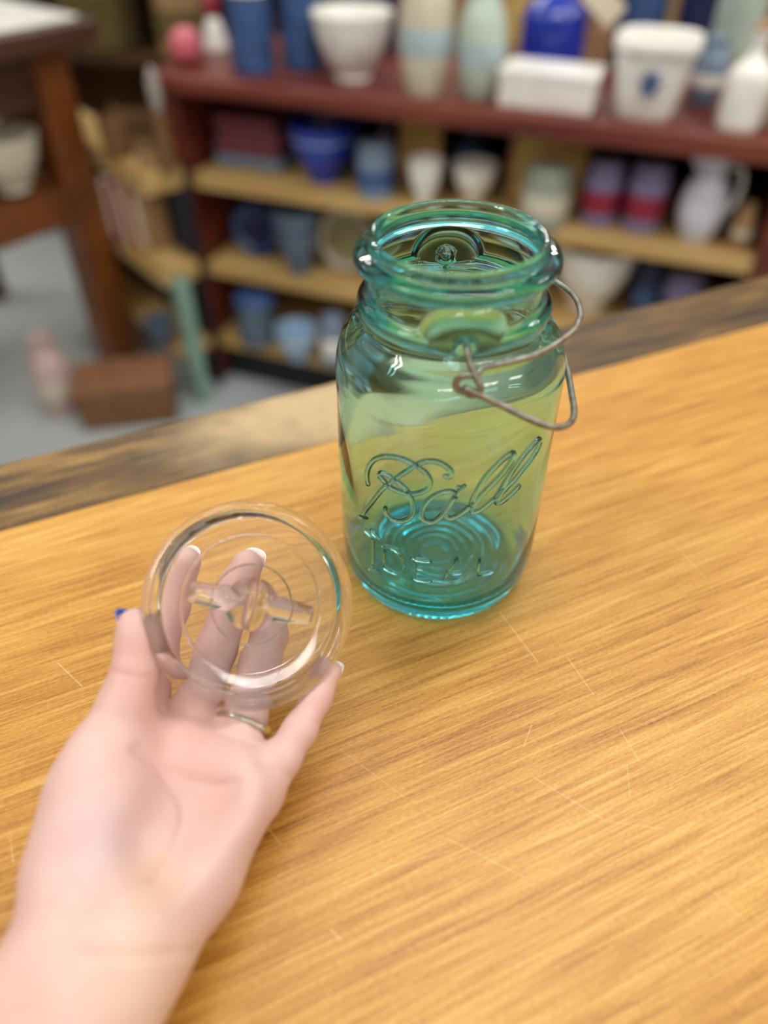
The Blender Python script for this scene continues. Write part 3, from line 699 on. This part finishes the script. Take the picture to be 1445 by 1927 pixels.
def ware(kind, name, label, cat, px, py, wpx, hpx, hb, m1, m2=None, dr=0.9, rz=None):
    loc, w, h = spot(px, py, hb, wpx, hpx, dr)
    t = thing(name, label, cat, loc, AS if rz is None else rz)
    m2 = m2 or m1
    if kind == 'canister':
        link('body', lat(CYL, w, h * 0.84), m1, t)
        l = link('lid', lathe_me(fixp(crom([(0, 0), (w * .5, 0), (w * .51, h * .03), (w * .48, h * .09), (w * .2, h * .12), (0, h * .125)], 3)), 36), m2, t, (0, 0, h * .80))
        link('knob', lathe_me(fixp(crom([(0, 0), (w * .07, 0), (w * .06, h * .02), (w * .1, h * .05), (w * .07, h * .08), (0, h * .085)], 3)), 20), m2, l, (0, 0, h * .115))
    elif kind == 'bowl':
        link('body', lat(BOWL, w, h), m1, t)
        if m2 is not m1: link('rim_stripe', lathe_me(fixp([(w * .43, h * .72), (w * .472, h * .80), (w * .478, h * .80), (w * .44, h * .70), (w * .43, h * .72)]), 36), m2, t)
    elif kind == 'vase':
        link('body', lat(VASE, w, h), m1, t)
        if m2 is not m1: link('painted_band', lathe_me(fixp(crom([(w * .455, h * .62), (w * .505, h * .46), (w * .49, h * .32), (w * .48, h * .32), (w * .49, h * .46), (w * .44, h * .62)], 3, True)) , 36), m2, t)
    elif kind == 'bottle':
        link('body', lat(BOT, w, h * 0.92), m1, t)
        link('stopper', lathe_me(fixp(crom([(0, -h * .05), (w * .1, -h * .05), (w * .11, 0), (w * .2, h * .02), (w * .21, h * .06), (w * .1, h * .09), (0, h * .09)], 3)), 20), m2, t, (0, 0, h * .91))
    elif kind == 'planter':
        link('body', lat(POT, w, h, 48, 1.2), m1, t)
        mo = bmesh.new()
        fr = np.array([-(loc[0] - CO[0]), -(loc[1] - CO[1])]); a0 = math.atan2(fr[1], fr[0]) - t.rotation_euler[2]
        for k in range(6):
            a = k * math.pi / 3; rr = w * .07
            mt = Matrix.Translation(((w * .45) * math.cos(a0) - math.sin(a0) * rr * math.cos(a), (w * .45) * math.sin(a0) + math.cos(a0) * rr * math.cos(a), h * .5 + rr * math.sin(a) * 1.2))
            bmesh.ops.create_uvsphere(mo, u_segments=10, v_segments=8, radius=w * .05, matrix=mt)
        me = bpy.data.meshes.new('flower_motif'); mo.to_mesh(me); mo.free(); link('flower_motif', me, m2, t)
    elif kind == 'jar':
        link('body', lat(CYL, w, h * .86), m1, t)
        link('label_band', lathe_me(fixp(crom([(w * .488, h * .22), (w * .50, h * .24), (w * .50, h * .52), (w * .488, h * .54), (w * .48, h * .4)], 2, True)), 36), m2, t)
        link('lid', lathe_me(fixp(crom([(0, 0), (w * .42, 0), (w * .43, h * .08), (w * .38, h * .12), (0, h * .13)], 3)), 30), m1, t, (0, 0, h * .85))
    elif kind == 'jug':
        link('body', lat(JUG, w * .86, h), m1, t)
        P = [(-w * .26, 0, h * .86), (-w * .46, 0, h * .88), (-w * .55, 0, h * .70), (-w * .52, 0, h * .48), (-w * .38, 0, h * .34)]
        link('handle', tube_me(crom([(-p[0], p[1], p[2]) for p in P], 5), w * .045, 8), m2, t)
        link('spout', tube_me([(-w * .2, 0, h * .84), (-w * .33, 0, h * .93), (-w * .40, 0, h * 1.0)], [w * .12, w * .09, w * .05], 10), m1, t)
    elif kind == 'box':
        link('body', box_me(w, w * .55, h * .74, min(w, h) * .06, 2), m1, t, (0, 0, h * .37))
        link('lid', box_me(w * 1.03, w * .57, h * .26, min(w, h) * .06, 2), m2, t, (0, 0, h * .87))
    elif kind == 'panel':
        link('board', box_me(w, 0.012, h, 0.004, 2), m1, t, (0, 0, h / 2))
        for s in (-1, 1): link('frame_side', box_me(w * .07, 0.02, h, 0.004, 2), m2, t, (s * w * .465, -0.002, h / 2))
        for s in (0, 1): link('frame_rail', box_me(w * .86, 0.02, w * .07, 0.004, 2), m2, t, (0, -0.002, w * .035 + s * (h - w * .07)))
    elif kind == 'stack':
        for k in range(4):
            link('folded_layer', box_me(w * (1 - .03 * k), w * .62, h * .25, h * .09, 3), m1 if k else m2, t, (random.uniform(-.01, .01), 0, h * (.125 + .25 * k)))
    elif kind == 'book':
        link('cover', box_me(w, 0.07, h, 0.003, 2), m1, t, (0, 0, h / 2))
        link('pages', box_me(w * .78, 0.071, h * .94, 0.001, 1), m2, t, (0, -0.003, h * .50 + 0.006))
    elif kind == 'basket':
        for k in range(7): link('woven_row', lathe_me(fixp(crom([(w * (.40 + .012 * k), -h * .08), (w * (.43 + .012 * k), 0), (w * (.40 + .012 * k), h * .08), (w * (.37 + .012 * k), 0)], 4, True)) , 36, sq=1.0), m1, t, (0, 0, h * (.08 + .14 * k)))
        link('bottom', lathe_me([(0, 0.002), (w * .38, 0.002), (w * .38, 0.012), (0, 0.012)], 36, sq=1.0), m2, t)
    elif kind == 'figure':
        link('body', lathe_me(fixp(crom([(0, 0), (w * .45, 0), (w * .5, h * .06), (w * .42, h * .3), (w * .28, h * .5), (w * .16, h * .58), (0, h * .60)], 4)), 28), m1, t)
        link('head', lathe_me(fixp(crom([(0, 0), (w * .2, h * .03), (w * .32, h * .18), (w * .28, h * .33), (w * .12, h * .42), (0, h * .44)], 4)), 24), m2, t, (0, 0, h * .55))
    elif kind == 'ball':
        link('body', lathe_me(fixp(crom([(0, 0), (w * .2, h * .02), (w * .45, h * .25), (w * .5, h * .5), (w * .42, h * .78), (w * .2, h * .94), (0, h * .95)], 4)), 32), m1, t)
        link('stem', lathe_me(fixp(crom([(0, 0), (w * .06, 0), (w * .04, h * .06), (w * .07, h * .1), (0, h * .1)], 3)), 16), m2, t, (0, 0, h * .93))
    elif kind == 'plate':
        pr = fixp(crom([(0, 0), (w * .3, 0), (w * .34, .006), (w * .5, .022), (w * .5, .026), (w * .33, .012), (0, .008)], 3))
        o = link('body', lathe_me(pr, 40), m1, t, (0, 0, w * .5)); o.rotation_euler = (math.radians(78), 0, 0)
        o = link('rim_band', lathe_me([(w * .40, .0175), (w * .47, .0235), (w * .47, .026), (w * .40, .020), (w * .40, .0175)], 40), m2, t, (0, 0, w * .5)); o.rotation_euler = (math.radians(78), 0, 0)
    return t, loc, w, h
T, M2, M1, M0 = HB[3], HB[2], HB[1], HB[0]
# --- on the red top board, back row first
ware('canister', 'canister', 'tall navy lidded canister behind the white footed bowl', 'canister', 695, 100, 110, 150, T, NAV, NAV)
ware('canister', 'canister', 'tall denim blue canister with cream lid behind the white planter', 'canister', 1186, 130, 92, 150, T, DEN, WHT)
ware('canister', 'canister', 'dark blue canister standing between white planter and far right vases', 'canister', 1284, 140, 68, 170, T, NAV, DEN)
ware('panel', 'picture_frame', 'brown framed panel standing right of the cobalt bottle', 'frame', 1115, 130, 60, 130, T, TAN, BRN)
ware('panel', 'picture_frame', 'tan framed panel standing behind the cobalt bottle neck', 'frame', 965, 95, 90, 130, T, MUS, TAN)
ware('canister', 'canister', 'pale green canister at the top right behind the white vases', 'canister', 1370, 110, 90, 130, T, GRN, GRN)
ware('bottle', 'bottle', 'dark blue bottle at the back above the white rimmed canister', 'bottle', 640, 75, 60, 150, T, NAV, NAV)
# --- on the red top board, front row
ware('ball', 'ornament', 'round pink ornament at the left end of the red shelf top', 'ornament', 357, 128, 60, 62, T, PNK, BRN)
ware('figure', 'figurine', 'small figurine with red head and grey body left of the canisters', 'figurine', 408, 98, 46, 90, T, WHT, REDB)
ware('canister', 'canister', 'grey blue canister with broad white lid at the shelf left', 'canister', 480, 142, 82, 150, T, DEN, WHT)
ware('canister', 'canister', 'blue canister with white lid beside the white footed bowl', 'canister', 573, 135, 80, 168, T, DEN, WHT)
ware('bowl', 'bowl', 'white footed bowl with flaring sides on the red shelf', 'bowl', 665, 165, 152, 104, T, WHT, WHT)
ware('vase', 'vase', 'tall cream vase with faint blue band beside the footed bowl', 'vase', 798, 190, 98, 215, T, CRM, gm('faint_blue', (176, 196, 200)))
ware('vase', 'vase', 'pale green ginger jar vase right of the tall cream vase', 'vase', 898, 192, 90, 175, T, GRN, gm('faint_blue', (176, 196, 200)))
_, l0, w0, h0 = ware('box', 'box', 'long low white lidded box in front of the cobalt bottle', 'box', 1030, 208, 178, 62, T, WHT, WHT, dr=0.4)
tb, l1, w1, h1 = ware('bottle', 'bottle', 'cobalt blue round bottle standing behind the low white box', 'bottle', 1028, 160, 120, 190, T, COB, COB, dr=1.0)
tg = link('paper_tag', box_me(w1 * .6, 0.003, w1 * .36, 0.001, 1), PAG, loc=(l1[0] + w1 * .55, l1[1] - w1 * .62, l1[2] + h1 * .66), rot=(0, math.radians(38), AS)); tag(tg, 'white paper tag hanging from the cobalt bottle', 'tag')
st = link('tag_string', tube_me([(0, 0, 0), (-w1 * .2, w1 * .2, w1 * .12), (-w1 * .46, w1 * .5, w1 * .14)], 0.0012, 6), PAG, tg)
ware('planter', 'planter', 'white square planter with a blue flower motif on the red shelf', 'planter', 1207, 232, 155, 122, T, WHT, DEN)
ware('vase', 'vase', 'pale grey vase standing right of the white planter', 'vase', 1318, 205, 66, 105, T, GRB, WHT)
ware('bottle', 'bottle', 'white bottle vase with tan stopper near the shelf right end', 'bottle', 1381, 252, 80, 165, T, WHT, TAN)
ware('vase', 'vase', 'cream vase cut by the right edge of the photo', 'vase', 1452, 245, 70, 140, T, CRM, CRM)
# --- middle pine board
ware('stack', 'folded_textiles', 'stack of folded plum textiles at the left of the middle board', 'textiles', 490, 324, 140, 85, M2, PLM, GRB, dr=0.7)
ware('bowl', 'bowl', 'deep cobalt blue bowl on the middle board', 'bowl', 612, 358, 128, 92, M2, COB, LBL)
ware('vase', 'vase', 'dark cobalt vase behind the deep cobalt bowl', 'vase', 664, 312, 62, 96, M2, COB, COB)
ware('figure', 'figurine', 'small navy figurine with lilac head on the middle board', 'figurine', 726, 332, 40, 84, M2, NAV, LAV)
ware('jar', 'jar', 'grey blue jar in front of the small navy figurine', 'jar', 708, 378, 74, 88, M2, GRB, DEN)
ware('panel', 'tray', 'mustard wood tray leaning at the back of the middle board', 'tray', 790, 348, 80, 106, M2, MUS, MUS, dr=0.1)
ware('bowl', 'bowl', 'small white cup bowl in front of the mustard tray', 'bowl', 797, 394, 66, 72, M2, WHT, WHT)
ware('bottle', 'bottle', 'slim denim blue bottle between mustard and tan trays', 'bottle', 880, 352, 64, 104, M2, DEN, NAV)
ware('bowl', 'bowl', 'white bowl in front of the slim denim blue bottle', 'bowl', 888, 392, 84, 62, M2, WHT, WHT)
ware('panel', 'tray', 'large tan wood tray leaning behind the pale grey green jar', 'tray', 1022, 386, 146, 116, M2, MUS, TAN, dr=0.1)
ware('jar', 'jar', 'pale grey green jar in front of the large tan tray', 'jar', 1018, 434, 92, 96, M2, gm('sage_glaze', (150, 156, 140)), CRM)
ware('jar', 'jar', 'lavender jar with red band left of its lookalike neighbour', 'jar', 1120, 428, 70, 105, M2, LAV, REDB)
ware('jar', 'jar', 'lavender jar with red band beside the white jug', 'jar', 1200, 440, 74, 110, M2, LAV, REDB)
ware('bottle', 'bottle', 'navy bottle standing behind the two lavender jars', 'bottle', 1150, 400, 56, 122, M2, NAV, NAV)
ware('jug', 'jug', 'white jug with handle on the right of the middle board', 'jug', 1300, 466, 100, 140, M2, gm('bluish_white_glaze', (214, 214, 226)), WHT)
ware('vase', 'vase', 'small tan vase between the white jug and the right panel', 'vase', 1384, 474, 40, 76, M2, TAN, CRM)
# --- lower pine board
ware('plate', 'plate', 'dark blue plate standing at the left of the lower board', 'plate', 494, 492, 92, 100, M1, NAV, DEN)
ware('bowl', 'bowl', 'pale blue footed bowl on the lower board', 'bowl', 566, 530, 88, 105, M1, BLG, NAV)
ware('plate', 'plate', 'sage yellow plate standing behind the jar on the lower board', 'plate', 660, 525, 115, 120, M1, gm('sage_yellow_glaze', (140, 132, 96)), CRM)
ware('bowl', 'bowl', 'large white bowl behind the wire of the jar', 'bowl', 1095, 605, 160, 108, M1, WHT, WHT)
ware('jar', 'jar', 'lavender blue jar on the lower board at the right', 'jar', 1262, 628, 76, 95, M1, LAV, NAV)
ware('jar', 'jar', 'navy jar between the large white bowl and lavender blue jar', 'jar', 1200, 612, 46, 110, M1, NAV, DEN)
# --- bottom pine board
ware('canister', 'canister', 'dusty blue canister on the bottom board', 'canister', 490, 655, 72, 88, M0, BLG, DEN)
ware('bowl', 'bowl', 'pale blue and white bowl on the bottom board', 'bowl', 563, 692, 80, 52, M0, LBL, WHT)
ware('jar', 'jar', 'grey white jar beside the pale blue bowl', 'jar', 630, 690, 48, 80, M0, GRB, WHT)
# --- brown chest right of the bookcase
cp = shelf_pt(SLEN + 0.33, 0.15, 0)
chest = thing('wooden_chest', 'orange brown wooden chest right of the bookcase', 'chest', cp, AS)
link('body', box_me(0.5, 0.36, 0.50, 0.006, 2), ORG, chest, (0, 0, 0.25)); link('lid', box_me(0.53, 0.39, 0.05, 0.008, 2), ORG, chest, (0, 0, 0.525))

# --- angled side unit on the left
EL = np.array(SL) - su * 0.045 - sv * 0.118
pL = onz(188, 285, 0.60)[:2]; AL = math.atan2(*(EL - pL)[::-1])
side = thing('side_shelf', 'angled low pine shelf unit with pale green end left of the bookcase', 'shelf unit', (EL[0], EL[1], 0), AL)
LL = 0.62
for h in (0.16, 0.375, 0.60): link('shelf_board', box_me(LL, 0.10, 0.05 if h > .2 else .03, 0.004, 2, (-LL / 2, 0.05, 0)), pine, side, (0, 0, h - 0.02))
tealp = wood('pale_green_paint', [srgb(96, 132, 112), srgb(126, 160, 142), srgb(140, 174, 158), srgb(160, 190, 176)], along=6, across=30, rough=0.55)
ep = link('corner_post', box_me(0.045, 0.035, 0.355, 0.004, 2), tealp, side, (0.026, 0.03, 0.1785)); ep['label'] = 'pale green painted corner post'
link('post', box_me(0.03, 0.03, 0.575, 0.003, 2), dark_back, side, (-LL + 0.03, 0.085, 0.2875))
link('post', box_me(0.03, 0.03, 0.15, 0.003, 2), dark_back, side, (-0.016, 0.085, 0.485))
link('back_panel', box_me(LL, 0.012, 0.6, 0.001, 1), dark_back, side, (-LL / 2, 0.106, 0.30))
def on_side(kind, name, label, cat, px, py, wpx, hpx, hb, m1, m2=None, dr=0.6): return ware(kind, name, label, cat, px, py, wpx, hpx, hb, m1, m2, dr, AL)
on_side('book', 'book', 'red book standing on the side shelf nearest the table leg', 'book', 240, 445, 24, 98, 0.381, REDB, PAG)
on_side('book', 'book', 'salmon book standing between the red and tan books', 'book', 268, 456, 24, 96, 0.381, SAL, PAG)
on_side('book', 'book', 'tan book standing right of the salmon book', 'book', 298, 468, 28, 92, 0.381, TAN, PAG)
on_side('basket', 'basket', 'brown woven basket on the top of the side shelf', 'basket', 228, 296, 60, 60, 0.606, BRN, BRN)
on_side('box', 'box', 'small tan box at the right end of the side shelf top', 'box', 280, 318, 40, 40, 0.606, TAN, BRN)
on_side('figure', 'candle_stand', 'dark stand with a round grey head beside the bookcase end', 'ornament', 318, 322, 36, 165, 0.606, BRN, gm('grey_clay', (158, 150, 142), 0.6), dr=0.5)
on_side('bowl', 'enamel_basin', 'blue grey enamel basin on the low board of the side shelf', 'basin', 310, 655, 56, 44, 0.1565, BLG, NAV)

# --- shelving with brown wares further back on the left
bc = onz(250, 150, 0.75); bd = np.array(bc[:2]) + np.array([-0.15, 0.75])
rack = thing('back_rack', 'dark wooden rack with brown wares behind the side shelf', 'rack', (bd[0], bd[1], 0), math.radians(-14))
rackw = wood('dark_rack_wood', [srgb(44, 28, 16), srgb(72, 48, 26), srgb(92, 64, 36), srgb(112, 80, 46)], along=4, across=50)
for s in (-1, 1): link('upright', box_me(0.05, 0.3, 1.5, 0.004, 2), rackw, rack, (s * 0.62, 0.15, 0.75))
for h in (0.3, 0.62, 0.92): link('shelf_board', box_me(1.2, 0.3, 0.03, 0.003, 2), rackw, rack, (0, 0.15, h))
link('back_panel', box_me(1.2, 0.012, 1.5, 0.001, 1), BRN, rack, (0, 0.305, 0.75))
def on_rack(kind, name, label, cat, u, w, h, hb, m1, m2):
    q = rack.matrix_basis @ Vector((u, 0.12, hb + 0.0155))
    px, py = 0, 0
    global spot
    keep = spot
    spot = lambda *a: ((q.x, q.y, q.z), w, h)
    r = ware(kind, name, label, cat, 0, 0, 0, 0, 0, m1, m2, 0, math.radians(-14)); spot = keep; return r
on_rack('basket', 'basket', 'olive brown basket on the back rack above the side shelf', 'basket', -0.22, 0.24, 0.16, 0.62, OLV, BRN)
on_rack('jar', 'crock', 'tan crock on the back rack beside the olive basket', 'crock', 0.08, 0.20, 0.22, 0.62, TAN, OLV)
on_rack('jar', 'crock', 'dark iron crock between tan crock and basket on the back rack', 'crock', 0.30, 0.14, 0.2, 0.62, BLK, BRN)
on_rack('basket', 'basket', 'wicker basket low on the back rack behind the side shelf', 'basket', -0.1, 0.26, 0.16, 0.3, BRN, OLV)

# --- dark table at the left edge
tl = onz(230, 690, 0.0)
AT = math.radians(52)
tbl = thing('side_table', 'dark brown wooden table with thick square leg and white cloth at left', 'table', (tl[0], tl[1], 0), AT)
tw_ = wood('walnut_table', [srgb(62, 28, 8), srgb(100, 52, 18), srgb(122, 68, 26), srgb(142, 84, 36)], along=40, across=6, rough=0.35)
twd = wood('walnut_top', [srgb(40, 22, 14), srgb(66, 38, 26), srgb(82, 50, 34), srgb(100, 62, 44)], along=4, across=50, rough=0.4)
TH = 0.87
for x, y in ((0, 0), (-1.0, 0), (0, 0.7), (-1.0, 0.7)): link('leg', box_me(0.088, 0.088, TH - 0.04, 0.006, 2), tw_, tbl, (x, y, (TH - 0.04) / 2))
link('tabletop', box_me(1.2, 0.9, 0.045, 0.006, 2), twd, tbl, (-0.5, 0.35, TH - 0.02))
link('apron', box_me(0.92, 0.025, 0.12, 0.003, 2), twd, tbl, (-0.5, -0.01, TH - 0.1)); link('apron', box_me(0.92, 0.025, 0.12, 0.003, 2), twd, tbl, (-0.5, 0.7, TH - 0.1))
link('stretcher', box_me(0.92, 0.05, 0.09, 0.004, 2), tw_, tbl, (-0.5, 0.0, 0.49))
link('lower_shelf', box_me(0.92, 0.62, 0.025, 0.003, 2), tw_, tbl, (-0.5, 0.35, 0.535))
cl = link('table_cloth', box_me(1.14, 0.86, 0.008, 0.003, 2), WHT); cl.parent = None
cl.matrix_world = Matrix.Translation((tl[0], tl[1], 0)) @ Matrix.Rotation(AT, 4, 'Z') @ Matrix.Translation((-0.5, 0.35, TH + 0.0068)); tag(cl, 'white cloth lying on the dark table at left', 'cloth')
def on_tab(kind, name, label, cat, u, v, w, h, z, m1, m2):
    q = Matrix.Translation((tl[0], tl[1], 0)) @ Matrix.Rotation(AT, 4, 'Z') @ Vector((u, v, z))
    global spot
    keep = spot; spot = lambda *a: ((q.x, q.y, q.z), w, h)
    r = ware(kind, name, label, cat, 0, 0, 0, 0, 0, m1, m2, 0, AT); spot = keep; return r
on_tab('bowl', 'bowl', 'cream scalloped bowl on the lower shelf of the dark table', 'bowl', -0.14, 0.02, 0.17, 0.12, 0.549, CRM, CRM)
on_tab('basket', 'basket', 'pinkish woven basket behind the cream bowl under the dark table', 'basket', -0.16, 0.28, 0.24, 0.2, 0.549, SAL, TAN)
# --- things on the floor below
ware('box', 'crate', 'brown lidded crate on the floor beside the table leg', 'crate', 256, 798, 172, 76, 0.0, gm('brown_crate', (120, 84, 50), 0.7, 0.2), gm('brown_crate_lid', (140, 98, 66), 0.7, 0.2), dr=0.45, rz=math.radians(12))
ware('vase', 'floor_vase', 'pinkish white vase on the floor left of the brown crate', 'vase', 128, 792, 75, 130, 0.0, gm('pinkish_clay', (196, 170, 164), 0.6), CRM)
